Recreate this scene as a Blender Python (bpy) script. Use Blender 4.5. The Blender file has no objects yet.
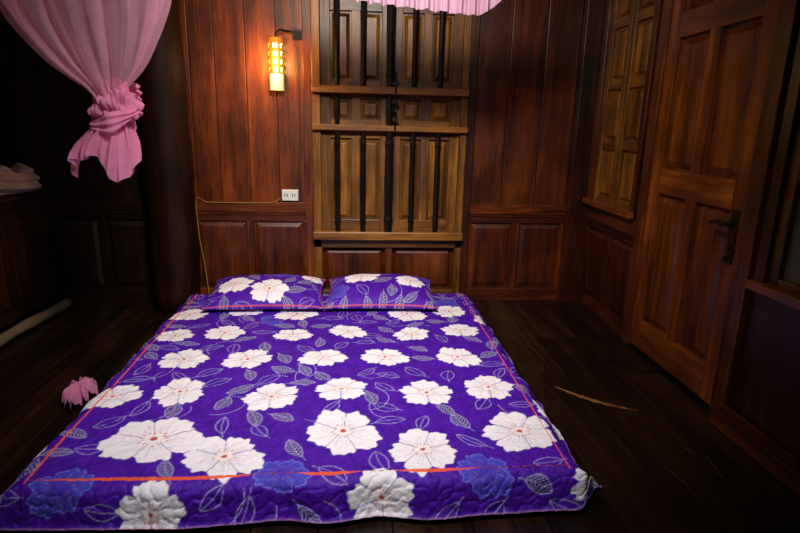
import bpy, math, random
import numpy as np
from mathutils import Vector, Matrix
random.seed(7); rng=np.random.RandomState(5)
S=bpy.context.scene
try:
    S.view_settings.view_transform='Standard'; S.view_settings.look='None'
except Exception: pass
BW=4.24; RW=1.81; CEIL=2.8; LW=-3.2; FW=-1.6

def lin(c):
    c=np.array(c,dtype=float)/255.0
    return np.where(c<=.04045,c/12.92,((c+.055)/1.055)**2.4)
def L4(c): return tuple(lin(c))+(1.0,)

# ---------------- materials
def newmat(n):
    m=bpy.data.materials.new(n); m.use_nodes=True
    nt=m.node_tree; b=nt.nodes['Principled BSDF']; return m,nt,b
def simple(n,c,rough=.5,metal=0,emit=None,es=0,bump=0,bscale=60):
    m,nt,b=newmat(n)
    tc=nt.nodes.new('ShaderNodeTexCoord'); nz=nt.nodes.new('ShaderNodeTexNoise'); nz.inputs['Scale'].default_value=bscale
    nz.inputs['Detail'].default_value=4
    nt.links.new(tc.outputs['Object'],nz.inputs['Vector'])
    rp=nt.nodes.new('ShaderNodeValToRGB'); c=lin(c)
    rp.color_ramp.elements[0].color=tuple(c*.8)+(1,); rp.color_ramp.elements[1].color=tuple(np.minimum(c*1.15,1))+(1,)
    nt.links.new(nz.outputs['Fac'],rp.inputs['Fac']); nt.links.new(rp.outputs['Color'],b.inputs['Base Color'])
    b.inputs['Roughness'].default_value=rough; b.inputs['Metallic'].default_value=metal
    if emit is not None:
        b.inputs['Emission Color'].default_value=L4(emit); b.inputs['Emission Strength'].default_value=es
    if bump:
        bp=nt.nodes.new('ShaderNodeBump'); bp.inputs['Strength'].default_value=bump; bp.inputs['Distance'].default_value=.01
        nt.links.new(nz.outputs['Fac'],bp.inputs['Height']); nt.links.new(bp.outputs['Normal'],b.inputs['Normal'])
    return m
def wood(n,cd,cm,cl,sc,rough=.36,bump=.2,fine=.66,blotch=.75,spec=.5):
    m,nt,b=newmat(n); N=nt.nodes.new; K=nt.links.new
    tc=N('ShaderNodeTexCoord'); at=N('ShaderNodeAttribute'); at.attribute_name='tone'
    mul=N('ShaderNodeMath'); mul.operation='MULTIPLY'; mul.inputs[1].default_value=37.3
    K(at.outputs['Fac'],mul.inputs[0])
    add=N('ShaderNodeVectorMath'); add.operation='ADD'
    K(tc.outputs['Object'],add.inputs[0]); K(mul.outputs[0],add.inputs[1])
    mp=N('ShaderNodeMapping'); mp.inputs['Scale'].default_value=sc; K(add.outputs[0],mp.inputs['Vector'])
    n1=N('ShaderNodeTexNoise'); n1.inputs['Scale'].default_value=1.0; n1.inputs['Detail'].default_value=6
    n1.inputs['Roughness'].default_value=.55; n1.inputs['Distortion'].default_value=1.0; K(mp.outputs[0],n1.inputs['Vector'])
    rp=N('ShaderNodeValToRGB'); e=rp.color_ramp.elements; e[0].position=.28; e[0].color=L4(cd); e[1].position=.74; e[1].color=L4(cl)
    x=e.new(.5); x.color=L4(cm); K(n1.outputs['Fac'],rp.inputs['Fac'])
    mp2=N('ShaderNodeMapping'); mp2.inputs['Scale'].default_value=[s*9 for s in sc]; K(add.outputs[0],mp2.inputs['Vector'])
    n2=N('ShaderNodeTexNoise'); n2.inputs['Scale'].default_value=1.0; n2.inputs['Detail'].default_value=5; K(mp2.outputs[0],n2.inputs['Vector'])
    mr=N('ShaderNodeMapRange'); mr.inputs['From Min'].default_value=.3; mr.inputs['From Max'].default_value=.65
    mr.inputs['To Min'].default_value=fine; mr.inputs['To Max'].default_value=1.1; K(n2.outputs['Fac'],mr.inputs['Value'])
    # blotchy stain
    n3=N('ShaderNodeTexNoise'); n3.inputs['Scale'].default_value=2.6; n3.inputs['Detail'].default_value=3; K(add.outputs[0],n3.inputs['Vector'])
    m3=N('ShaderNodeMapRange'); m3.inputs['From Min'].default_value=.35; m3.inputs['From Max'].default_value=.62
    m3.inputs['To Min'].default_value=1-.6*blotch; m3.inputs['To Max'].default_value=1.12; K(n3.outputs['Fac'],m3.inputs['Value'])
    m2=N('ShaderNodeMath'); m2.operation='MULTIPLY'; K(mr.outputs[0],m2.inputs[0]); K(at.outputs['Fac'],m2.inputs[1])
    m4=N('ShaderNodeMath'); m4.operation='MULTIPLY'; K(m2.outputs[0],m4.inputs[0]); K(m3.outputs[0],m4.inputs[1])
    vm=N('ShaderNodeVectorMath'); vm.operation='SCALE'; K(rp.outputs['Color'],vm.inputs[0]); K(m4.outputs[0],vm.inputs['Scale'])
    K(vm.outputs[0],b.inputs['Base Color']); b.inputs['Specular IOR Level'].default_value=spec
    r=N('ShaderNodeMapRange'); r.inputs['To Min'].default_value=rough-.08; r.inputs['To Max'].default_value=rough+.15
    K(n2.outputs['Fac'],r.inputs['Value']); K(r.outputs[0],b.inputs['Roughness'])
    bp=N('ShaderNodeBump'); bp.inputs['Strength'].default_value=bump; bp.inputs['Distance'].default_value=.004
    K(n2.outputs['Fac'],bp.inputs['Height']); K(bp.outputs['Normal'],b.inputs['Normal'])
    return m
V=(10,10,.8); HX=(.8,10,10); HY=(10,.8,10)
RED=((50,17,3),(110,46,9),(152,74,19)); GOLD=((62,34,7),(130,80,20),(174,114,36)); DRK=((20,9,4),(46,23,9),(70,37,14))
DOOR=((52,22,4),(114,55,12),(156,84,24))
red_v=wood('red_wood_vertical',*RED,V); red_h=wood('red_wood_horizontal',*RED,HX)
gold_v=wood('golden_wood_vertical',*GOLD,V,blotch=.7); gold_h=wood('golden_wood_horizontal',*GOLD,HX,blotch=.5)
dark_v=wood('dark_wood_vertical',*DRK,V); dark_h=wood('dark_wood_horizontal',*DRK,HX); dark_y=wood('dark_wood_depth',*DRK,HY)
col_m=wood('column_wood',(16,7,3),(44,19,7),(66,31,11),V,rough=.55,spec=.15)
door_v=wood('door_wood_vertical',*DOOR,V,rough=.3); door_h=wood('door_wood_horizontal',*DOOR,HY,rough=.3)
goldr_h=wood('golden_wood_depth',*GOLD,HY); red_y=wood('red_wood_depth',*RED,HY)
floor_m=wood('floor_wood',(12,6,3),(32,17,7),(56,33,14),(7,.5,7),.33,.35,.7,spec=.35)
streak_m=wood('pale_floor_wood',(90,56,26),(130,84,42),(150,104,56),(20,20,20),.4)
bar_m=wood('bar_wood',(8,4,3),(16,8,4),(26,13,7),V,.45,spec=.25)
bronze=simple('dark_bronze',(60,48,34),.35,.8); iron=simple('black_iron',(22,20,20),.45,.6)
white_pl=simple('white_plastic',(225,225,225),.4); cable_m=simple('yellow_cable',(150,115,50),.5)
brass=simple('perforated_brass',(140,90,35),.45,.3,(255,130,20),.5); glow=simple('lamp_glow',(255,220,120),.5,0,(255,218,110),42)
cream=simple('cream_ceramic',(220,215,190),.4,0,(255,215,140),.3)

# ---------------- mesh builder
class MB:
    def __init__(s): s.v=[];s.f=[];s.t=[];s.m=[]
    def poly(s,vs,fs,tone=1,m=0):
        o=len(s.v); s.v+= [tuple(p) for p in vs]; s.f+=[tuple(i+o for i in f) for f in fs]
        s.t+=[tone]*len(fs); s.m+=[m]*len(fs)
    def frus(s,mp,s0,s1,t0,t1,d0,d1,ins=0,tone=None,m=0):
        if tone is None: tone=random.uniform(.78,1.12)
        a=[mp(s0,t0,d0),mp(s1,t0,d0),mp(s1,t1,d0),mp(s0,t1,d0)]
        b=[mp(s0+ins,t0+ins,d1),mp(s1-ins,t0+ins,d1),mp(s1-ins,t1-ins,d1),mp(s0+ins,t1-ins,d1)]
        vs=a+b; fs=[(0,3,2,1),(4,5,6,7),(0,1,5,4),(1,2,6,5),(2,3,7,6),(3,0,4,7)]
        e1=Vector(a[1])-Vector(a[0]); e2=Vector(a[3])-Vector(a[0]); n=Vector(b[0])-Vector(a[0])
        if e1.cross(e2).dot(n)<0: fs=[f[::-1] for f in fs]
        s.poly(vs,fs,tone,m)
    def panel(s,mp,s0,s1,t0,t1,d,w=.035,m=0,tone=None):
        if tone is None: tone=random.uniform(.8,1.15)
        s.frus(mp,s0,s1,t0,t1,0,d*.35,0,tone,m)
        s.frus(mp,s0+.012,s1-.012,t0+.012,t1-.012,d*.35,d,w,tone,m)
    def tube(s,pts,rad,seg=12,tone=1,m=0,cap=True):
        pts=[Vector(p) for p in pts]; n=len(pts)
        if not hasattr(rad,'__len__'): rad=[rad]*n
        ref=None; vs=[]
        for i,p in enumerate(pts):
            d=(pts[min(i+1,n-1)]-pts[max(i-1,0)]).normalized()
            if ref is None: ref=d.orthogonal().normalized()
            ref=(ref-d*ref.dot(d)).normalized(); q=d.cross(ref)
            for k in range(seg):
                a=2*math.pi*k/seg; vs.append(p+(ref*math.cos(a)+q*math.sin(a))*rad[i])
        fs=[]
        for i in range(n-1):
            for k in range(seg):
                k2=(k+1)%seg; fs.append((i*seg+k,i*seg+k2,(i+1)*seg+k2,(i+1)*seg+k))
        if cap: fs.append(tuple(range(seg))[::-1]); fs.append(tuple((n-1)*seg+k for k in range(seg)))
        s.poly(vs,fs,tone,m)
def box(mb,x0,x1,y0,y1,z0,z1,tone=None,m=0): mb.frus(lambda a,b,c:(a,b,c),x0,x1,y0,y1,z0,z1,0,tone,m)

def link(o): S.collection.objects.link(o)
def tag(o,parent=None,label=None,cat=None,kind=None,group=None):
    if label: o['label']=label
    if cat: o['category']=cat
    if kind: o['kind']=kind
    if group: o['group']=group
    if parent:
        o.parent=parent; o.matrix_parent_inverse=Matrix.Translation(parent.location).inverted()
def mk(name,mb,mats,parent=None,label=None,cat=None,kind=None,smooth=False,bevel=0,group=None):
    me=bpy.data.meshes.new(name); me.from_pydata(mb.v,[],mb.f)
    a=me.attributes.new('tone','FLOAT','FACE'); a.data.foreach_set('value',mb.t)
    for m in mats: me.materials.append(m)
    me.polygons.foreach_set('material_index',mb.m)
    if smooth: me.polygons.foreach_set('use_smooth',[True]*len(mb.f))
    me.update(); o=bpy.data.objects.new(name,me); link(o)
    if bevel:
        b=o.modifiers.new('bevel','BEVEL'); b.width=bevel; b.segments=2; b.limit_method='ANGLE'; b.angle_limit=.6
    tag(o,parent,label,cat,kind,group); return o
def empty(name,loc,label,cat,kind=None,group=None):
    e=bpy.data.objects.new(name,None); e.location=loc; e.empty_display_size=.1; link(e); tag(e,None,label,cat,kind,group); return e
back=lambda s,t,d:(s,BW-d,t)
right=lambda s,t,d:(RW-d,s,t)
left=lambda s,t,d:(LW+d,s,t)

# ---------------- floor / ceiling / walls
mb=MB(); x=LW
while x<RW+.05:
    w=random.uniform(.22,.32); y=FW-random.random()
    while y<BW:
        l=random.uniform(2.2,3.4)
        box(mb,x+.002,min(x+w,RW+.1)-.002,max(y,FW)+.002,min(y+l,BW+.05)-.002,-.05,0,random.uniform(.55,1.4)); y+=l
    x+=w
box(mb,LW,RW+.1,FW,BW+.05,-.1,-.02,.3)
# pale streak and fine scratches laid over the boards
def streak(p0,p1,wd,bow,tone):
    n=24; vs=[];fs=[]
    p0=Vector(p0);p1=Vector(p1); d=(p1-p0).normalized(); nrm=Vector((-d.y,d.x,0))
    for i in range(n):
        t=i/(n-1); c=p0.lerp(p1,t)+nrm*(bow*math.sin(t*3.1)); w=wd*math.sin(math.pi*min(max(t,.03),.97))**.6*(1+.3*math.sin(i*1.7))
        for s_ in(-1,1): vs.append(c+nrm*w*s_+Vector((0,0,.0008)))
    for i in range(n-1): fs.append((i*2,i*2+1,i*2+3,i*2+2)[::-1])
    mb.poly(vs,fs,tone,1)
streak((1.075,2.68,0),(1.395,2.41,0),.014,-.03,1.1)
for q in((1.5,2.05,1.47,1.85),(1.28,1.95,1.30,1.75),(1.1,3.3,1.13,3.0),(1.42,2.1,1.46,2.02)): streak((q[0],q[1],0),(q[2],q[3],0),.004,.008,.4)
mk('floor',mb,[floor_m,streak_m],None,'dark varnished wide wooden floor boards with a pale streak and fine scratches','floor','structure',bevel=.003)
mb=MB(); box(mb,LW,RW+.1,FW,BW+.06,CEIL,CEIL+.05,.8)
for i in range(6): box(mb,LW,RW,FW+.3+i*1.0,FW+.42+i*1.0,CEIL-.1,CEIL,.9)
mk('ceiling',mb,[dark_h],None,'dark wooden ceiling with exposed beams','ceiling','structure')

mb=MB()
mb.frus(back,LW,RW+.1,0,CEIL,-.06,0,0,.6,0)
def planks(mp,edges,z0,z1,m,d=.016,tr=(.75,1.1)):
    for a,b in zip(edges[:-1],edges[1:]):
        mb.frus(mp,a+.003,b-.003,z0,z1,0,d+random.uniform(-.003,.003),0,random.uniform(*tr),m)
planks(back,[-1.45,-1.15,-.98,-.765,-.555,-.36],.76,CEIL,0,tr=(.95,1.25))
planks(back,[.87,1.12,1.38,1.63],.76,CEIL,0,tr=(.42,.6))  # right bay: low plank tone stands in for the shadow falling there
planks(back,[LW,-2.9,-2.62,-2.35,-2.08,-1.8,-1.45],.76,CEIL,2,tr=(.3,.5))  # far-left bay: dark wood and low tone paint in the unlit side
def wains(mp,a,b,n,mv,mh,tone=1,zt=.67):
    mb.frus(mp,a,b,zt,zt+.025,0,.035,0,tone*1.0,mh); mb.frus(mp,a,b,zt+.02,zt+.095,0,.045,0,tone*1.2,mh)
    mb.frus(mp,a,b,.0,.1,0,.04,0,tone*.9,mh); mb.frus(mp,a,b,zt-.05,zt,0,.025,0,tone*.8,mh)
    w=(b-a)/n
    for i in range(n+1):
        c=a+i*w; mb.frus(mp,max(a,c-.025),min(b,c+.025),.1,zt-.05,0,.026,0,tone*random.uniform(.8,1),mv)
    for i in range(n): mb.panel(mp,a+i*w+.025,a+(i+1)*w-.025,.1,zt-.05,.022,.03,mv,tone*random.uniform(.75,1))
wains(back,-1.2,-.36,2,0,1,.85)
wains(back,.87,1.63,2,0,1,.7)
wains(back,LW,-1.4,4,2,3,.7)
mb.frus(back,1.63,RW,0,CEIL,0,.1,0,.3,0)
mb.frus(back,-.365,-.305,0,CEIL,0,.06,0,1,0); mb.frus(back,.815,.875,0,CEIL,0,.06,0,.25,0)
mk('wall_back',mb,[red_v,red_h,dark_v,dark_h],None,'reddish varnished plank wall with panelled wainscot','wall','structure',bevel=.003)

# column
mb=MB()
pts=[(-1.3+.008*math.sin(z*2),4.07,z) for z in np.linspace(0,CEIL,24)]
mb.tube(pts,[.165+.006*math.sin(z*5)-.012*z/24 for z in range(24)],32,.8)
mk('trim_1',mb,[col_m],None,'thick round dark timber house column','column','structure',smooth=True)

# ---------------- barred window (back)
W1=empty('window_1',(.26,BW,0),'tall golden wooden shuttered window with dark vertical bars','window','structure')
mb=MB()
for a,b in((-.305,-.245),(.765,.815)): mb.frus(back,a,b,0,CEIL,0,.075,0,None,0)
for z0,z1,d,t in((.5,.56,.13,1.3),(.0,.09,.06,.5),(.43,.5,.075,.6),(1.295,1.335,.12,1.3),(1.55,1.60,.12,1.3),(2.62,2.7,.12,1)):
    mb.frus(back,-.305,.815,z0,z1,0,d,0,t,1)
mk('window_frame',mb,[gold_v,gold_h],W1,bevel=.005)
mb=MB(); mb.frus(back,.235,.285,.09,.43,0,.06,0,.8,0)
mb.panel(back,-.245,.235,.09,.43,.035,.035,0,.7); mb.panel(back,.285,.765,.09,.43,.035,.035,0,.7)
mk('lower_panel',mb,[red_v],W1,bevel=.003)
for (a,b) in((-.245,.257),(.263,.765)):
    mb=MB(); z0,z1=.56,2.62; sw=.07
    mb.frus(back,a,b,z0,z1,0,.012,0,.5,0)
    mb.frus(back,a,a+sw,z0,z1,.0,.04,0,.8,0); mb.frus(back,b-sw,b,z0,z1,0,.04,0,.9,0)
    mid=(a+b)/2
    mb.frus(back,mid-.03,mid+.03,z0,z1,0,.036,0,.9,0)
    for r in((.56,.64),(1.24,1.37),(1.52,1.64),(2.1,2.2),(2.54,2.62)): mb.frus(back,a+sw,b-sw,r[0],r[1],0,.037,0,random.uniform(.65,.9),1)
    for r in((.64,1.24),(1.37,1.52),(1.64,2.1),(2.2,2.54)):
        mb.panel(back,a+sw,mid-.03,r[0],r[1],.03,.025,0); mb.panel(back,mid+.03,b-sw,r[0],r[1],.03,.025,0)
    mk('shutter',mb,[gold_v,gold_h],W1,bevel=.003)
barx=[-.126,.06,.25,.42,.605]
for i,bx in enumerate(barx):
    mb=MB(); w=.021 if i!=2 else .032
    for z0,z1 in((.56,1.295),(1.60,2.62)):
        mb.tube([(bx,BW-.085,z) for z in (z0,z0+.06,z0+.09,z0+.12,(z0+z1)/2,z1-.12,z1-.09,z1-.06,z1)],[w*.9,w*.9,w*1.1,w*.9,w*1.05,w*.9,w*1.1,w*.9,w*.9],8,1)
    if i in(0,2): mb.tube([(bx,BW-.085,1.335),(bx,BW-.085,1.44),(bx,BW-.085,1.55)],[w*.8,w,w*.8],8,1)
    mk('window_bar',mb,[bar_m],W1)
mb=MB(); mb.tube([(.285,BW-.125,1.30),(.285,BW-.135,1.36),(.285,BW-.135,1.70)],.007,8)
for z in(1.38,1.5,1.62): mb.frus(back,.262,.308,z-.012,z+.012,.115,.145,0,1,0)
mb.tube([(.285,BW-.135,1.44),(.285,BW-.17,1.44)],.011,8)
mk('slide_bolt',mb,[iron],W1)

# ---------------- right wall
mb=MB(); mb.frus(right,FW,BW,0,CEIL,-.06,0,0,.5,0)
DL,DR=3.26,2.395
wains(right,DL+.1,BW-.1,2,0,1,.4)
mb.frus(right,3.36,BW-.1,.76,.80,0,.03,0,.7,1)
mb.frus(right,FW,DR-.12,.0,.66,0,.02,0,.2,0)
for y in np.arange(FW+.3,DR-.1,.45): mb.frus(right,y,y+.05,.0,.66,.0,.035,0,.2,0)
mb.frus(right,FW,DR-.12,2.2,CEIL,0,.02,0,.6,0)
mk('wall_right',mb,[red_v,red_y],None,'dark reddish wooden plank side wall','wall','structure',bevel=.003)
mb=MB(); box(mb,RW-.12,RW-.036,FW,DR-.1,0,.085,.5)
mk('baseboard_right',mb,[red_y],None,'heavy wooden floor beam along the side wall','baseboard','structure',bevel=.006)

D1=empty('door_1',(RW,(DL+DR)/2,0),'brown varnished panelled wooden door with bronze handle','door','structure')
mb=MB()
mb.frus(right,DL,DL+.09,0,2.42,0,.055,0,.6,0); mb.frus(right,DR-.1,DR,0,2.42,0,.055,0,.5,0)
mb.frus(right,DR-.1,DL+.09,2.33,2.42,0,.06,0,.9,1)
mk('door_frame',mb,[door_v,door_h],D1,bevel=.005)
mb=MB(); mb.frus(right,DR,DL,.02,2.33,0,.012,0,.6,0); sw=.105
mb.frus(right,DR,DR+sw,.02,2.33,0,.042,0,1.0,0); mb.frus(right,DL-sw,DL,.02,2.33,0,.042,0,1.1,0)
mid=(DR+DL)/2-.0; mb.frus(right,mid-.045,mid+.045,.02,2.33,0,.0415,0,1,0)
for r in((.02,.2),(.99,1.13),(1.84,1.97),(2.24,2.33)): mb.frus(right,DR+sw,DL-sw,r[0],r[1],0,.042,0,random.uniform(.95,1.1),1)
for r in((.2,.99),(1.13,1.84),(1.97,2.24)):
    mb.panel(right,DR+sw,mid-.045,r[0],r[1],.034,.035,0,.7); mb.panel(right,mid+.045,DL-sw,r[0],r[1],.034,.035,0,.8)
mk('door_leaf',mb,[door_v,door_h],D1,bevel=.004)
mb=MB(); hy=DR+.055
mb.frus(right,hy-.026,hy+.026,.74,1.0,.042,.05,.003,1,0)
mb.tube([(RW-.05,hy,.93),(RW-.09,hy,.93)],.013,12)
mb.tube([(RW-.09,hy,.93),(RW-.098,hy+.02,.932),(RW-.098,hy+.06,.935),(RW-.095,hy+.1,.925),(RW-.09,hy+.12,.918)],[.012,.012,.01,.009,.007],10)
mb.tube([(RW-.05,hy,.82),(RW-.062,hy,.82)],.012,12); mb.tube([(RW-.05,hy,.77),(RW-.075,hy,.77)],.009,10)
mk('door_handle',mb,[bronze],D1,label='aged bronze lever handle on long plate',smooth=False,bevel=.002)

def winR(name,y0,y1,z0,z1,label,rows,pane=None,tn=1.0):
    e=empty(name,(RW,(y0+y1)/2,z0),label,'window','structure')
    mb=MB(); f=.06
    mb.frus(right,y0,y0+f,z0,z1,0,.06,0,.7*tn,0); mb.frus(right,y1-f,y1,z0,z1,0,.06,0,.5*tn,0)
    mb.frus(right,y0,y1,z0,z0+.04,0,.09,0,1.0,1); mb.frus(right,y0,y1,z1-.06,z1,0,.06,0,None,1)
    mk('window_frame',mb,[door_v,door_h],e,bevel=.004)
    m=(y0+y1)/2
    for a,b in((y0+f,m-.003),(m+.003,y1-f)):
        mb=MB(); g=.05; zz0=z0+.04; zz1=z1-.06; R_=lambda: random.uniform(.75,1.1)*tn
        mb.frus(right,a,b,zz0,zz1,0,.01,0,.9,2 if pane else 0)
        mb.frus(right,a,a+g,zz0,zz1,0,.035,0,R_(),0); mb.frus(right,b-g,b,zz0,zz1,0,.035,0,R_(),0)
        h=(zz1-zz0)/rows
        for i in range(rows+1): 
            c=zz0+i*h; mb.frus(right,a+g,b-g,max(zz0,c-.03),min(zz1,c+.03),0,.032,0,R_(),1)
        for i in range(rows):
            if not pane: mb.panel(right,a+g,b-g,zz0+i*h+.03,zz0+(i+1)*h-.03,.026,.02,0)
        mk('window_sash',mb,[gold_v,goldr_h]+([pane] if pane else []),e,bevel=.003)
    return e
winR('window_2',3.38,4.12,.80,2.5,'olive-gold panelled wooden shutter window in side wall',4,None,.85)
frost=simple('frosted_glass',(80,76,58),.4)
winR('window_3',1.1,2.25,.68,2.2,'wood-framed frosted glass window beside the door',3,frost,.4)

mb=MB(); mb.frus(left,FW,BW,0,CEIL,-.06,0,0,.6,0)
for i in range(20): mb.frus(left,FW+i*.29,FW+i*.29+.284,0,CEIL,0,.015,0,None,0)
mk('wall_left',mb,[dark_v],None,'dark wooden plank wall','wall','structure')
mb=MB(); mb.frus(lambda s,t,d:(s,FW-d,t),LW,RW,0,CEIL,0,.06,0,.7,0)
mk('wall_front',mb,[dark_v],None,'dark wooden wall','wall','structure')

# ---------------- pattern drawing
PUR=lin((62,8,146)); PUR2=lin((90,26,184)); WHT=lin((240,234,242)); BLU=lin((72,66,194)); ORG=lin((240,92,48))
def ss(x): x=np.clip(x,0,1); return x*x*(3-2*x)
def snoise(U,Vv,f,seed):
    r=np.random.RandomState(seed); out=0
    for k in range(7):
        a=r.uniform(0,6.28); q=r.uniform(.6,1.5)*f
        out=out+np.sin(U*q*math.cos(a)+Vv*q*math.sin(a)+r.uniform(0,6.28)+1.3*np.sin(Vv*q*.6*math.cos(a*2)+U*q*.5))
    return out/7
def win(U,Vv,cx,cy,R):
    u=U[0,:]; v=Vv[:,0]
    i0,i1=np.searchsorted(u,[cx-R,cx+R]); j0,j1=np.searchsorted(v,[cy-R,cy+R])
    return slice(j0,j1),slice(i0,i1)
def mix(C,m,c): return C*(1-m[...,None])+c*m[...,None]
def flower(C,U,Vv,cx,cy,R,rot,seed,col=WHT,blue=False,px=.004):
    sl=win(U,Vv,cx,cy,R*1.3)
    u=U[sl]-cx; v=Vv[sl]-cy
    if u.size==0: return
    ph=seed*1.7
    sa=seed*2.4; q1=u*math.cos(sa)+v*math.sin(sa); q2=-u*math.sin(sa)+v*math.cos(sa)
    q1=q1*.94; q2=q2*1.07
    r=np.hypot(q1,q2); th=np.arctan2(q2,q1)-rot
    th2=th+.16*np.sin(2*th+ph)
    lobe=np.abs(np.cos(2.5*th2))
    Rt=R*(.70+.32*lobe**.45)*(1+.04*np.sin(13*th+ph)+.035*np.sin(21*th+2*ph)+.07*np.sin(2*th+ph))
    m=ss((Rt-r)/(px*1.3)+.5)
    shade=col*np.ones(u.shape+(3,))
    cre=ss(1-np.abs(lobe)*r/(px*2.2))*ss((r-.16*R)/(.1*R))*ss((R*.84-r)/(.08*R))
    shade=mix(shade,cre*.85,lin((110,80,165)))
    vein=ss((np.sin(25*th+ph)-.6)*4)*ss((r-.25*R)/(.1*R))*ss((R*(.66+.14*np.sin(9*th))-r)/(.2*R))
    shade=mix(shade,vein*.5,lin((170,156,192)))
    if not blue:
        rim=ss(1-np.abs(r-.26*R-.04*R*np.sin(11*th+ph))/(.065*R))*ss((np.sin(16*th+ph)-.0)*3)
        shade=mix(shade,rim*.95,lin((205,110,50)))
        st=ss(1-np.abs(np.sin(6.5*th+ph))*r/(px*1.2))*ss((.27*R-r)/(.05*R))
        shade=mix(shade,st*.7,lin((225,150,70)))
        ce=ss((.08*R-r)/(px)+.5); shade=mix(shade,ce,lin((195,80,70)))
    else:
        fill=.5+.4*ss((r-.35*R)/(.4*R)); m0=m*fill
        C[sl]=C[sl]*(1-m0[...,None])+shade*m0[...,None]
        ed=ss(1-np.abs(Rt-r-px)/(px*1.1)); C[sl]=mix(C[sl],ed*.6,lin((140,140,230)))
        return
    C[sl]=C[sl]*(1-m[...,None])+shade*m[...,None]
LC=lin((184,176,222))
def leaf(C,U,Vv,cx,cy,Ln,W,ang,filled,px=.004,col=None):
    sl=win(U,Vv,cx,cy,Ln*.75); u=U[sl]-cx; v=Vv[sl]-cy
    if u.size==0: return
    p=(u*math.cos(ang)+v*math.sin(ang))/Ln+.5; q=-u*math.sin(ang)+v*math.cos(ang)
    q=q-.06*Ln*np.sin(p*3.1)
    w=W*np.sin(np.clip(p,0,1)*math.pi)**.85
    ins=(p>0)&(p<1)
    col=LC if col is None else col
    if filled:
        bodym=ss((w-np.abs(q))/px+.3)*ins
        C[sl]=mix(C[sl],bodym*.6,lin((40,20,90)))
        vn=ss((np.sin((p*9-np.abs(q)/Ln*9)*6.28*.9)-.2)*2.5)*bodym*.65
        C[sl]=mix(C[sl],vn,col)
    lw=px*.62
    o=ss(1.25-np.abs(np.abs(q)-w)/lw)*ins; C[sl]=mix(C[sl],o*.75,col)
    mr=ss(1.2-np.abs(q)/lw)*((p>-.2)&(p<1)); C[sl]=mix(C[sl],mr*.6,col)
def arc(C,U,Vv,cx,cy,R,a0,a1,px=.004,col=None):
    sl=win(U,Vv,cx,cy,R*1.1); u=U[sl]-cx; v=Vv[sl]-cy
    if u.size==0: return
    th=(np.arctan2(v,u)-a0)%(2*math.pi)
    m=ss(1.2-np.abs(np.hypot(u,v)-R)/(px*.6))*(th<(a1-a0)); C[sl]=mix(C[sl],m*.75,LC if col is None else col)
def base(U,Vv):
    n=snoise(U,Vv,60,3)*.5+snoise(U,Vv,170,4)*.5
    t=ss(.5+1.2*n)[...,None]*.55
    return PUR*(1-t)+PUR2*t
FL=[(-1.03,3.42,.11),(-.745,3.10,.11),(-1.01,3.06,.10),(-.366,3.43,.13),(-.351,3.06,.10),(-.038,3.11,.105),(.337,3.42,.13),
(.02,3.60,.10),(.333,3.06,.105),(.63,3.11,.11),(-.867,2.73,.12),(-.548,2.73,.12),(-.163,2.73,.115),(.16,2.73,.115),(.545,2.72,.115),
(-.783,2.37,.12),(-.369,2.31,.125),(-.06,2.375,.115),(.329,2.32,.12),(.628,2.37,.12),(-1.06,2.335,.115),(-.765,1.98,.17),(-.474,1.855,.14),
(-.044,2.01,.155),(.258,1.865,.135),(.664,1.98,.15),(.09,1.63,.115),(-.675,1.61,.115),(.90,2.2,.11),(.87,1.66,.09),(.86,3.3,.1),(-1.24,2.85,.09),(-1.2,1.95,.07),(.62,3.46,.11),(-.7,3.5,.12),(.9,2.75,.09)]
BF=[(-.98,1.70,.10),(-.25,1.74,.09),(.47,1.72,.10),(-.5,3.32,.09),(.62,3.62,.09),(-.95,3.66,.09),(.9,1.95,.07)]
def paint(U,Vv,fl,bf,seed,px=.004,nleaf=130,bounds=None):
    C=base(U,Vv); r=random.Random(seed)
    u0,u1,v0,v1=bounds
    placed=[]; tries=0
    while len(placed)<nleaf and tries<6000:
        tries+=1; x=r.uniform(u0,u1); y=r.uniform(v0,v1)
        if all((x-a)**2+(y-b)**2>(R*.9+.055)**2 for a,b,R in fl+bf) and all((x-a)**2+(y-b)**2>.10**2 for a,b in placed):
            placed.append((x,y))
    for (x,y) in placed:
        near=min(fl+bf,key=lambda f:(f[0]-x)**2+(f[1]-y)**2)
        ang=math.atan2(y-near[1],x-near[0])+r.uniform(-1.2,1.2)
        if r.random()<.3: arc(C,U,Vv,x+r.uniform(-.05,.05),y,r.uniform(.07,.12),ang,ang+r.uniform(1.5,2.6),px)
        leaf(C,U,Vv,x,y,r.uniform(.11,.14),r.uniform(.024,.034),ang,r.random()<.5,px)
    for i,(x,y,R) in enumerate(bf): flower(C,U,Vv,x,y,R,i*.9,i+20,BLU,True,px)
    for i,(x,y,R) in enumerate(fl): flower(C,U,Vv,x,y,R,i*1.23+.3,i,WHT,False,px)
    return C
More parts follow.
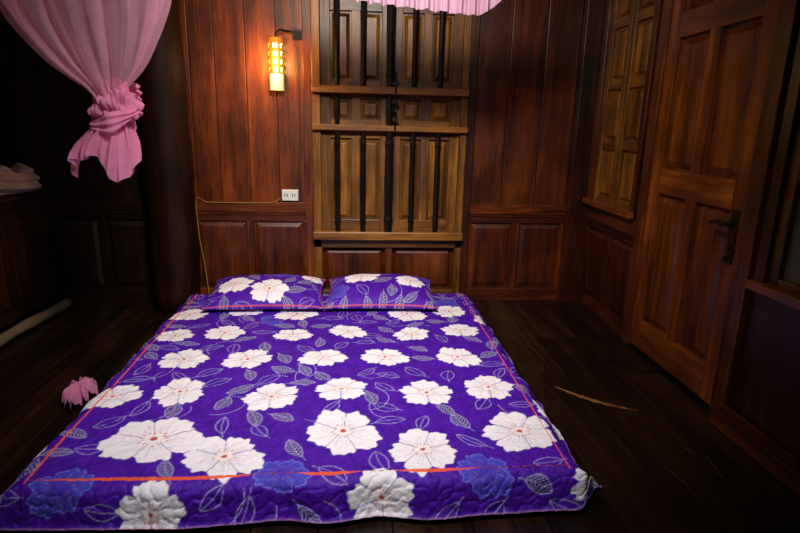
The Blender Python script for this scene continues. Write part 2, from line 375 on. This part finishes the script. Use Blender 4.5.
def grid_mesh(name,P,C,mat,closed_flip=False,**kw):
    nv,nu=P.shape[:2]; me=bpy.data.meshes.new(name)
    idx=np.arange(nv*nu).reshape(nv,nu)
    q=np.stack([idx[:-1,:-1],idx[:-1,1:],idx[1:,1:],idx[1:,:-1]],-1).reshape(-1,4)
    if closed_flip: q=q[:,::-1]
    me.vertices.add(nv*nu); me.vertices.foreach_set('co',P.reshape(-1).astype(np.float32))
    me.loops.add(q.size); me.loops.foreach_set('vertex_index',q.reshape(-1).astype(np.int32))
    me.polygons.add(len(q)); me.polygons.foreach_set('loop_start',np.arange(0,q.size,4,dtype=np.int32)); 
    me.polygons.foreach_set('use_smooth',np.ones(len(q),dtype=bool))
    me.update(calc_edges=True)
    if C is not None:
        a=me.color_attributes.new('fabric','FLOAT_COLOR','POINT')
        c4=np.concatenate([C.reshape(-1,3),np.ones((nv*nu,1))],1).astype(np.float32); a.data.foreach_set('color',c4.reshape(-1))
    me.materials.append(mat); o=bpy.data.objects.new(name,me); link(o); tag(o,**kw); return o
m,nt,b=newmat('floral_cotton'); at=nt.nodes.new('ShaderNodeVertexColor'); at.layer_name='fabric'
nt.links.new(at.outputs['Color'],b.inputs['Base Color']); b.inputs['Roughness'].default_value=.62
b.inputs['Specular IOR Level'].default_value=.25
nz=nt.nodes.new('ShaderNodeTexNoise'); nz.inputs['Scale'].default_value=45; nz.inputs['Detail'].default_value=3
tc=nt.nodes.new('ShaderNodeTexCoord'); nt.links.new(tc.outputs['Object'],nz.inputs['Vector'])
bp=nt.nodes.new('ShaderNodeBump'); bp.inputs['Strength'].default_value=.45; bp.inputs['Distance'].default_value=.012
nt.links.new(nz.outputs['Fac'],bp.inputs['Height']); nt.links.new(bp.outputs['Normal'],b.inputs['Normal'])
floral=m

# ---------------- bed: mattress + quilt
H=.16; XL,XR,YF,YB=-1.10,.775,1.735,3.86
mb=MB(); box(mb,XL+.03,XR-.03,YF+.03,YB-.02,.0,H-.03,1)
mk('mattress',mb,[simple('mattress_cloth',(200,195,190),.9)],None,'thin floor mattress under the purple bedspread','mattress',bevel=.03)
def prof(k_ang,total):
    n=200; e=np.linspace(0,total,n); de=e[1]; out=[0];dr=[0]
    for i in range(1,n):
        th=min(e[i]/.07,1)*k_ang
        rem=(H-.012)-dr[-1]
        if rem<.03: th*=max(rem/.03,0)
        out.append(out[-1]+de*math.cos(th)); dr.append(dr[-1]+de*math.sin(th))
    return e,np.array(out),np.array(dr)
ST=.0042
uL,uR,vF=.225,.21,.17
u=np.arange(XL-uL,XR+uR,ST); v=np.arange(YF-vF,YB,ST); U,Vv=np.meshgrid(u,v)
eL,oL,dL=prof(math.radians(58),uL+.05); eR,oR,dR=prof(math.radians(60),uR+.05); eF,oF,dF=prof(math.radians(78),vF+.05)
wob=.010*snoise(U,Vv,14,9)
X=U.copy(); D1_=np.zeros_like(U); D2_=np.zeros_like(U); Y=Vv.copy()
ml=U<XL; X[ml]=XL-np.interp(XL-U[ml],eL,oL); D1_[ml]=np.interp(XL-U[ml],eL,dL)
mr_=U>XR; X[mr_]=XR+np.interp(U[mr_]-XR,eR,oR); D1_[mr_]=np.interp(U[mr_]-XR,eR,dR)
mf=Vv<YF; Y[mf]=YF-np.interp(YF-Vv[mf],eF,oF); D2_[mf]=np.interp(YF-Vv[mf],eF,dF)
D=(D1_**4+D2_**4)**.25
edge=ss(np.maximum.reduce([XL-U,U-XR,YF-Vv])/.08+0.2)
quilt=np.abs(snoise(U,Vv,75,11)); quilt=1-np.exp(-quilt*9)
amp=.0035+.0028*edge
Z=H-np.minimum(D,H-.012)+amp*(quilt-.6)+.006*snoise(U,Vv,9,2)*(1-edge*.4)
Z=np.maximum(Z,.006)
X=X+wob*edge+ .010*edge*np.sin(Vv*19+2*np.sin(Vv*5))*(ml|mr_); Y=Y+wob*edge*.8-.0045*edge*(quilt-.5)*mf+.012*mf*np.sin(U*11+2*np.sin(U*4))
cor=ss((U-XR)/.18)*ss((YF+.12-Vv)/.25); Y=Y+cor*.06; X=X-cor*.015; Z=Z+cor*.045*(1+.5*np.sin((U-Vv)*50))
C=paint(U,Vv,FL,BF,4,ST,165,(XL-uL,XR+uR,YF-vF,YB))
for m_ in (np.abs(U-XL),np.abs(U-XR)):
    k=ss(1.5-m_/.0032)*(Vv>YF-.02); C=mix(C,k,ORG)
k=ss(1.5-np.abs(Vv-YF)/.0034)*(U>XL-.0)*(U<XR+.0); C=mix(C,k,ORG)
hem=np.minimum.reduce([U-u[0],u[-1]-U,Vv-v[0]]); C=mix(C,ss(1.5-hem/.005)*.6,lin((175,120,160)))
grid_mesh('bedspread',np.stack([X,Y,Z],-1),C,floral,label='purple quilted floral bedspread with white blossoms, orange piping',cat='bedspread')

def pillow(x0,x1,y0,y1,T,tilt,flw,bfl,seed,label,rot):
    nu,nv=220,140; st=.0036
    s=np.linspace(-1,1,nu); t=np.linspace(-1,1,nv); Sx,Ty=np.meshgrid(s,t)
    hx,hy=(x1-x0)/2,(y1-y0)/2; cx,cy=(x0+x1)/2,(y0+y1)/2
    th=((1-np.abs(Sx)**3.0)**.6)*((1-np.abs(Ty)**2.4)**.65)
    sc=1-.07*(1-np.abs(Sx)**2)*np.abs(Ty)**6; sx=1-.06*(1-np.abs(Ty)**2)*np.abs(Sx)**6
    lx=Sx*hx*sx; ly=Ty*hy*sc
    Ug,Vg=np.meshgrid(s*hx,t*hy); C=paint(Ug,Vg,flw,bfl,seed,st,26,(-hx,hx,-hy,hy))
    ed=np.minimum(hx-np.abs(Ug),hy-np.abs(Vg)); C=mix(C,ss(1.3-np.abs(ed-.008)/.003)*.8,ORG)
    wr=.008*snoise(Ug,Vg,20,seed)
    base_z=H+.012
    zt=base_z+.022+T*th+wr*th+ (Ty+1)*.5*tilt; zb=base_z+.022-.018*th**.5+(Ty+1)*.5*tilt*.15+0*zt
    zb=np.where(th<=1e-6,zt,zb)
    c,sn=math.cos(rot),math.sin(rot)
    def wrap(z): return np.stack([cx+lx*c-ly*sn,cy+lx*sn+ly*c,z],-1)
    P1=wrap(zt); P2=wrap(zb)
    V3=np.concatenate([P1.reshape(-1,3),P2.reshape(-1,3)]); idx=np.arange(nu*nv).reshape(nv,nu)
    q=np.stack([idx[:-1,:-1],idx[:-1,1:],idx[1:,1:],idx[1:,:-1]],-1).reshape(-1,4)
    Q=np.concatenate([q,(q+nu*nv)[:,::-1]])
    me=bpy.data.meshes.new('pillow'); me.from_pydata(V3.tolist(),[],Q.tolist())
    a=me.color_attributes.new('fabric','FLOAT_COLOR','POINT'); c4=np.ones((len(V3),4),dtype=np.float32); c4[:,:3]=np.concatenate([C.reshape(-1,3)]*2); a.data.foreach_set('color',c4.reshape(-1))
    me.polygons.foreach_set('use_smooth',[True]*len(Q)); me.materials.append(floral)
    o=bpy.data.objects.new('pillow',me); link(o); tag(o,None,label,'pillow',None,'bed pillows')
pillow(-.97,-.20,3.42,3.92,.095,.055,[(-.2,-.04,.11),(.03,-.12,.12),(.3,.13,.08)],[(.14,.15,.08),(-.3,.17,.06)],31,'purple floral pillow with white blossoms and orange piping',.02)
pillow(-.19,.55,3.42,3.92,.10,.055,[(-.13,.07,.12),(.2,-.0,.10)],[(-.3,-.12,.08),(.3,.15,.07)],32,'purple floral pillow with blue and white blossoms',-.02)

# ---------------- mosquito net
def netmat(n,c,tr):
    m=bpy.data.materials.new(n); m.use_nodes=True; nt=m.node_tree; nt.nodes.clear(); N=nt.nodes.new; K=nt.links.new
    o=N('ShaderNodeOutputMaterial'); d=N('ShaderNodeBsdfDiffuse'); t=N('ShaderNodeBsdfTranslucent'); x=N('ShaderNodeBsdfTransparent')
    nz=N('ShaderNodeTexNoise'); nz.inputs['Scale'].default_value=18; tc=N('ShaderNodeTexCoord'); K(tc.outputs['Object'],nz.inputs['Vector'])
    rp=N('ShaderNodeValToRGB'); cc=lin(c); rp.color_ramp.elements[0].color=tuple(cc*.85)+(1,); rp.color_ramp.elements[1].color=tuple(np.minimum(cc*1.1,1))+(1,)
    K(nz.outputs['Fac'],rp.inputs['Fac']); K(rp.outputs[0],d.inputs['Color']); K(rp.outputs[0],t.inputs['Color'])
    a=N('ShaderNodeMixShader'); a.inputs[0].default_value=.4; K(d.outputs[0],a.inputs[1]); K(t.outputs[0],a.inputs[2])
    # woven cloth looks denser at grazing angles (folds)
    lw=N('ShaderNodeLayerWeight'); lw.inputs['Blend'].default_value=.45
    mr=N('ShaderNodeMapRange'); mr.inputs['To Min'].default_value=tr; mr.inputs['To Max'].default_value=tr*.1; K(lw.outputs['Facing'],mr.inputs['Value'])
    b=N('ShaderNodeMixShader'); K(mr.outputs[0],b.inputs[0]); K(a.outputs[0],b.inputs[1]); K(x.outputs[0],b.inputs[2]); K(b.outputs[0],o.inputs[0]); return m
net=netmat('pink_netting',(246,190,220),.76); net2=netmat('pink_net_knot',(242,158,202),.2); lace=netmat('lilac_lace',(236,190,222),.2)
NT=empty('mosquito_net',(-1.12,2.8,1.06),'pink mosquito net bunched and knotted above the bed','mosquito net')
NY=2.8
def pleat(levels,npl,nth=320,nz=70,ampf=.12,flat=.35,name='drape',mat=net,seed=1,hemf=None,yc=NY):
    lv=np.array(levels); z=np.linspace(lv[0,0],lv[-1,0],nz)
    order=np.argsort(lv[:,0]); zz=lv[order,0]
    cx=np.interp(z,zz,lv[order,1]); hw=np.interp(z,zz,lv[order,2])
    for _ in range(3):
        cx[1:-1]=(cx[:-2]+2*cx[1:-1]+cx[2:])/4; hw[1:-1]=(hw[:-2]+2*hw[1:-1]+hw[2:])/4
    th=np.linspace(0,2*math.pi,nth); T,Zg=np.meshgrid(th,z); CX=cx[:,None]; HW=hw[:,None]
    w=np.sin(npl*T+2*np.sin(T*2+seed)+1.2*np.sin(Zg*6+seed))+.5*np.sin(npl*2*T+seed+Zg*4)
    R=1+ampf*w
    X=CX+HW*np.cos(T)*(1+ampf*.55*w); Y=yc+(HW*flat+.015)*np.sin(T)*R+.012*np.sin(npl*2.5*np.cos(T)+Zg*3)
    Z=Zg.copy()
    if hemf is not None:
        Z=hemf(T,Zg,X)
    return grid_mesh(name,np.stack([X,Y,Z],-1),None,mat,parent=NT)
pleat([(1.40,-1.125,.05),(1.44,-1.13,.06),(1.48,-1.14,.08),(1.52,-1.15,.13),(1.58,-1.165,.19),(1.65,-1.18,.24),(1.75,-1.195,.30),(1.84,-1.20,.335),(2.1,-1.22,.38),(2.35,-1.2,.34),(2.6,-1.15,.1)],10,name='drape',ampf=.18)
# knot
n1,n2=140,200; a=np.linspace(0,math.pi,n1); t=np.linspace(0,2*math.pi,n2); T,A=np.meshgrid(t,a)
r=.092*(1+.18*np.sin(3*T+5*A)+.10*np.sin(9*A-4*T+1)+.06*np.sin(17*T+4*A)+.04*np.sin(29*T-7*A))
P=np.stack([-1.11+r*np.sin(A)*np.cos(T)*1.05,NY+r*np.sin(A)*np.sin(T)*.75,1.395+r*np.cos(A)*1.08],-1)
grid_mesh('knot',P,None,net2,parent=NT)
q=np.linspace(0,2*math.pi*1.25,160); k=np.linspace(-1,1,24); Q,Kk=np.meshgrid(q,k)
rad=.092+.022*np.sqrt(1-Kk**2*.95)+.007*np.sin(Kk*9+Q*3)+.006*np.sin(Q*7)
Pw=np.stack([-1.11+rad*np.cos(Q)*.97,NY+rad*np.sin(Q)*.8,1.405-.03*Q/3+.06*np.sin(Q+.9)+Kk*(.036+.014*np.sin(Q*3))],-1)
grid_mesh('knot_wrap',Pw,None,net2,parent=NT)
pleat([(1.37,-1.11,.045),(1.33,-1.12,.065),(1.27,-1.145,.10),(1.21,-1.165,.13),(1.15,-1.18,.145),(1.11,-1.185,.15)],9,nz=50,ampf=.2,flat=.45,name='tail',mat=net2,seed=3,
  hemf=lambda T,Z,X: Z+(1.37-Z)/.26*(.05*np.sin(3*T+1)+.02*np.sin(7*T)-.12*(X+1.18)+.01))
# valance
xs=np.linspace(-.30,.95,420); zt=np.linspace(0,1,26)
zb=np.interp(xs,[-.3,-.1,.1,.35,.5,.62,.69,.75,.95],[2.0,1.94,1.92,1.90,1.888,1.882,1.92,1.98,2.05])+.005*np.abs(np.sin(xs*48))
XX,TT=np.meshgrid(xs,zt); ZB=np.tile(zb,(26,1))
Y=3.0+.022*np.sin(XX*85+2*np.sin(XX*9))*(1.1-TT*.7)+.01*np.sin(XX*190)*(1-TT)
grid_mesh('valance',np.stack([XX,Y,ZB+(2.2-ZB)*TT],-1),None,lace,parent=NT,label='lilac-pink ruffled lace edging')
mb=MB(); mb.tube([(-1.15,2.8,2.45),(-.6,2.87,2.28),(.3,3.0,2.2),(.95,3.0,2.2),(RW-.02,3.05,2.3)],.006,8); mb.tube([(-1.15,2.8,2.55),(-1.15,2.8,CEIL)],.006,8)
mk('hanging_cord',mb,[white_pl],NT,smooth=True)

# pink lace heap on the floor against the bedspread's hem
th=np.linspace(0,2*math.pi,200); rr=np.linspace(.0,1,26); T,R=np.meshgrid(th,rr)
Xh=-1.318+(.06*R)*np.cos(T)*(1+.2*np.sin(7*T)); Yh=2.58+(.11*R)*np.sin(T)*(1+.2*np.sin(9*T+1)); Zh=.02+.095*(1-R)**.6*1.0+.022*np.sin(11*T+3*R)*R+.03*R+.01*np.sin(23*T)*R
grid_mesh('pink_scarf',np.stack([Xh,Yh,Zh],-1),None,net2,label='crumpled pink lace net scrap against the bedspread hem',cat='cloth')

# ---------------- sconce
SC=empty('wall_sconce',(-.543,BW,1.53),'glowing perforated tube wall lamp with dark arm','wall lamp')
cx,cy=-.543,BW-.085; mb=MB(); nr,nh=24,26; r0=.05; z0,z1=1.56,1.90
for j in range(nh):
    for i in range(nr):
        if i%4 in(1,2) and j%4 in(1,2) and 1<j<nh-2 and j>7: continue
        a0,a1=2*math.pi*i/nr,2*math.pi*(i+1)/nr; za=z0+(z1-z0)*j/nh; zb_=z0+(z1-z0)*(j+1)/nh
        mb.poly([(cx+r0*math.cos(a0),cy+r0*math.sin(a0),za),(cx+r0*math.cos(a1),cy+r0*math.sin(a1),za),(cx+r0*math.cos(a1),cy+r0*math.sin(a1),zb_),(cx+r0*math.cos(a0),cy+r0*math.sin(a0),zb_)],[(0,1,2,3)],1,0 if j>7 else 1)
mk('lamp_shade',mb,[brass,cream],SC)
mb=MB(); mb.tube([(cx,cy,1.66),(cx,cy,1.88)],.036,16); mk('bulb',mb,[glow],SC,label='bright warm glowing tube',smooth=True)
mb=MB(); mb.tube([(cx,cy,1.89),(cx,cy,1.93),(cx+.03,cy+.01,1.955),(cx+.09,BW-.03,1.95),(cx+.14,BW-.02,1.93)],.009,10); mb.frus(back,cx+.11,cx+.17,1.90,1.96,.016,.03,0,1,0)
mb.frus(back,cx-.03,cx+.03,1.58,1.9,.016,.036,0,1,0)
mk('arm',mb,[iron],SC)
# socket strip + cable
SK=empty('power_socket',(-.476,BW-.045,.765),'white plastic power socket on the wainscot ledge','socket')
mb=MB(); mb.frus(back,-.54,-.415,.775,.86,.018,.05,.004,1,0); mk('socket_body',mb,[white_pl],SK,bevel=.004)
for c in(-.505,-.45):
    for dx in(-.009,.009):
        mb=MB(); mb.frus(back,c+dx-.003,c+dx+.003,.81,.83,.0495,.0515,0,1,0); mk('socket_slot',mb,[iron],SK)
mb=MB(); mb.tube([(-.548,BW-.056,.80),(-.57,BW-.056,.78),(-.62,BW-.055,.762),(-.8,BW-.055,.760),(-1.08,BW-.055,.762),(-1.14,BW-.057,.80),(-1.158,BW-.06,.74),(-1.145,BW-.07,.5),(-1.12,BW-.07,.3),(-1.10,BW-.08,.1),(-1.09,BW-.12,.008)],.0038,8)
mk('electric_cable',mb,[cable_m],None,'thin yellow electric cable running down the wall','cable',smooth=True)

# ---------------- chest left, blankets, mat
CH=empty('wooden_chest',(-2.7,3.2,0),'large dark wooden chest with panelled side','chest')
cx1=-2.2
mb=MB(); cf=lambda s,t,d:(cx1+d,s,t)
box(mb,-3.17,cx1-.02,2.2,4.14,.06,.82,.9)
for z0,z1 in((.06,.16),(.70,.82)): mb.frus(cf,2.2,4.14,z0,z1,-.02,.015,0,1.3,1)
for i in range(5):
    y=2.2+i*.465; mb.frus(cf,y,min(y+.08,4.14),.16,.70,-.02,.015,0,1.2,0)
for i in range(4): mb.panel(cf,2.28+i*.465,2.2+(i+1)*.465,.16,.70,.012,.03,0,1.8)
mk('body',mb,[dark_v,dark_y],CH,bevel=.004)
mb=MB(); box(mb,-3.175,cx1+.04,2.17,4.16,.82,.86,1.6); mk('lid',mb,[dark_y],CH,bevel=.006)
for y in(2.3,4.0):
    for x in(-3.1,-2.4):
        mb=MB(); box(mb,x,x+.08,y,y+.08,0,.06,.8); mk('foot',mb,[dark_v],CH)
gb=simple('grey_blanket',(185,156,146),.95,bump=.6,bscale=30)
def rumpled(name,cx,cy,rx,ry,z0,h,seed,label):
    n=260; th=np.linspace(0,2*math.pi,n); k=np.linspace(0,1,90); T,R=np.meshgrid(th,k)
    r_=1+.07*np.sin(3*T+seed)+.04*np.sin(7*T+seed)
    rr=np.interp(R,[0,.6,.85,1],[0,.88,1,.93]); zz=np.interp(R,[0,.5,.68,.85,1],[1,.96,.8,.25,0])
    X=cx+rx*rr*r_*np.sign(np.cos(T))*np.abs(np.cos(T))**.6; Y=cy+ry*rr*r_*np.sign(np.sin(T))*np.abs(np.sin(T))**.6
    fold=.16*np.sin(X*19+3*np.sin(Y*6+seed))+.13*np.sin(Y*27+X*11+seed)+.08*np.sin(X*50+Y*30)+.25*np.sin(X*7+Y*5)
    Z=z0+h*zz*(1+fold)
    s_=np.minimum(1,(R/.9)); X=X+.014*np.sin(Z*100+T*3)*s_
    return grid_mesh(name,np.stack([X,Y,Z],-1),None,gb,label=label,cat='blanket')
rumpled('rumpled_blanket',-2.44,3.80,.33,.30,.868,.17,1,'rumpled greyish-pink blanket heaped on the dark chest')
mb=MB(); n=40; mb.tube([(-2.10+.02*math.sin(i*.2),2.4+1.65*i/(n-1),.036) for i in range(n)],[.033+.003*math.sin(i*.7) for i in range(n)],14)
mk('rolled_mat',mb,[simple('pale_mat',(125,108,85),.9,bump=.4)],None,'pale rolled sleeping mat along the chest base','mat',smooth=True)

# ---------------- lights
def area(name,loc,target,size,e,col,spread=None):
    l=bpy.data.lights.new(name,'AREA'); l.energy=e; l.size=size; l.color=col
    if spread: l.spread=math.radians(spread)
    o=bpy.data.objects.new(name,l); o.location=loc; o.rotation_euler=(Vector(target)-Vector(loc)).to_track_quat('-Z','Y').to_euler(); link(o); return o
def spot(name,loc,target,ang,e,col,size,blend):
    l=bpy.data.lights.new(name,'SPOT'); l.energy=e; l.spot_size=math.radians(ang); l.spot_blend=blend; l.shadow_soft_size=size; l.color=col
    o=bpy.data.objects.new(name,l); o.location=loc; o.rotation_euler=(Vector(target)-Vector(loc)).to_track_quat('-Z','Y').to_euler(); link(o); return o
spot('bed_spot',(-.1,1.05,2.5),(-.12,2.42,.1),78,200,(1,.97,.97),.18,1.0)
area('ceiling_lamp_light',(.0,1.5,2.6),(0.15,3.7,.9),.35,30,(1,.92,.80),105)
p=bpy.data.lights.new('sconce_light','POINT'); p.energy=11; p.color=(1,.55,.17); p.shadow_soft_size=.05
o=bpy.data.objects.new('sconce_light',p); o.location=(-.543,BW-.22,1.74); link(o)
w=bpy.data.worlds.new('world'); w.use_nodes=True; w.node_tree.nodes['Background'].inputs[0].default_value=(.2,.2,.25,1); w.node_tree.nodes['Background'].inputs[1].default_value=.03; S.world=w

# ---------------- camera
f=560.0; p_=math.radians(14.3); ps=math.radians(4.78); s=.023
R0=Vector((math.cos(ps),-math.sin(ps),0)); Fw=Vector((math.sin(ps)*math.cos(p_),math.cos(ps)*math.cos(p_),-math.sin(p_)))
U0=Vector((math.sin(ps)*math.sin(p_),math.cos(ps)*math.sin(p_),math.cos(p_)))
Rr=(R0+s*U0).normalized(); Uu=(U0-s*R0).normalized()
cd=bpy.data.cameras.new('camera'); cd.sensor_width=36; cd.lens=f/800*36; cd.clip_start=.05
cam=bpy.data.objects.new('camera',cd); link(cam)
M=Matrix((( Rr.x,Uu.x,-Fw.x,0),(Rr.y,Uu.y,-Fw.y,0),(Rr.z,Uu.z,-Fw.z,1.35),(0,0,0,1))); cam.matrix_world=M
S.camera=cam
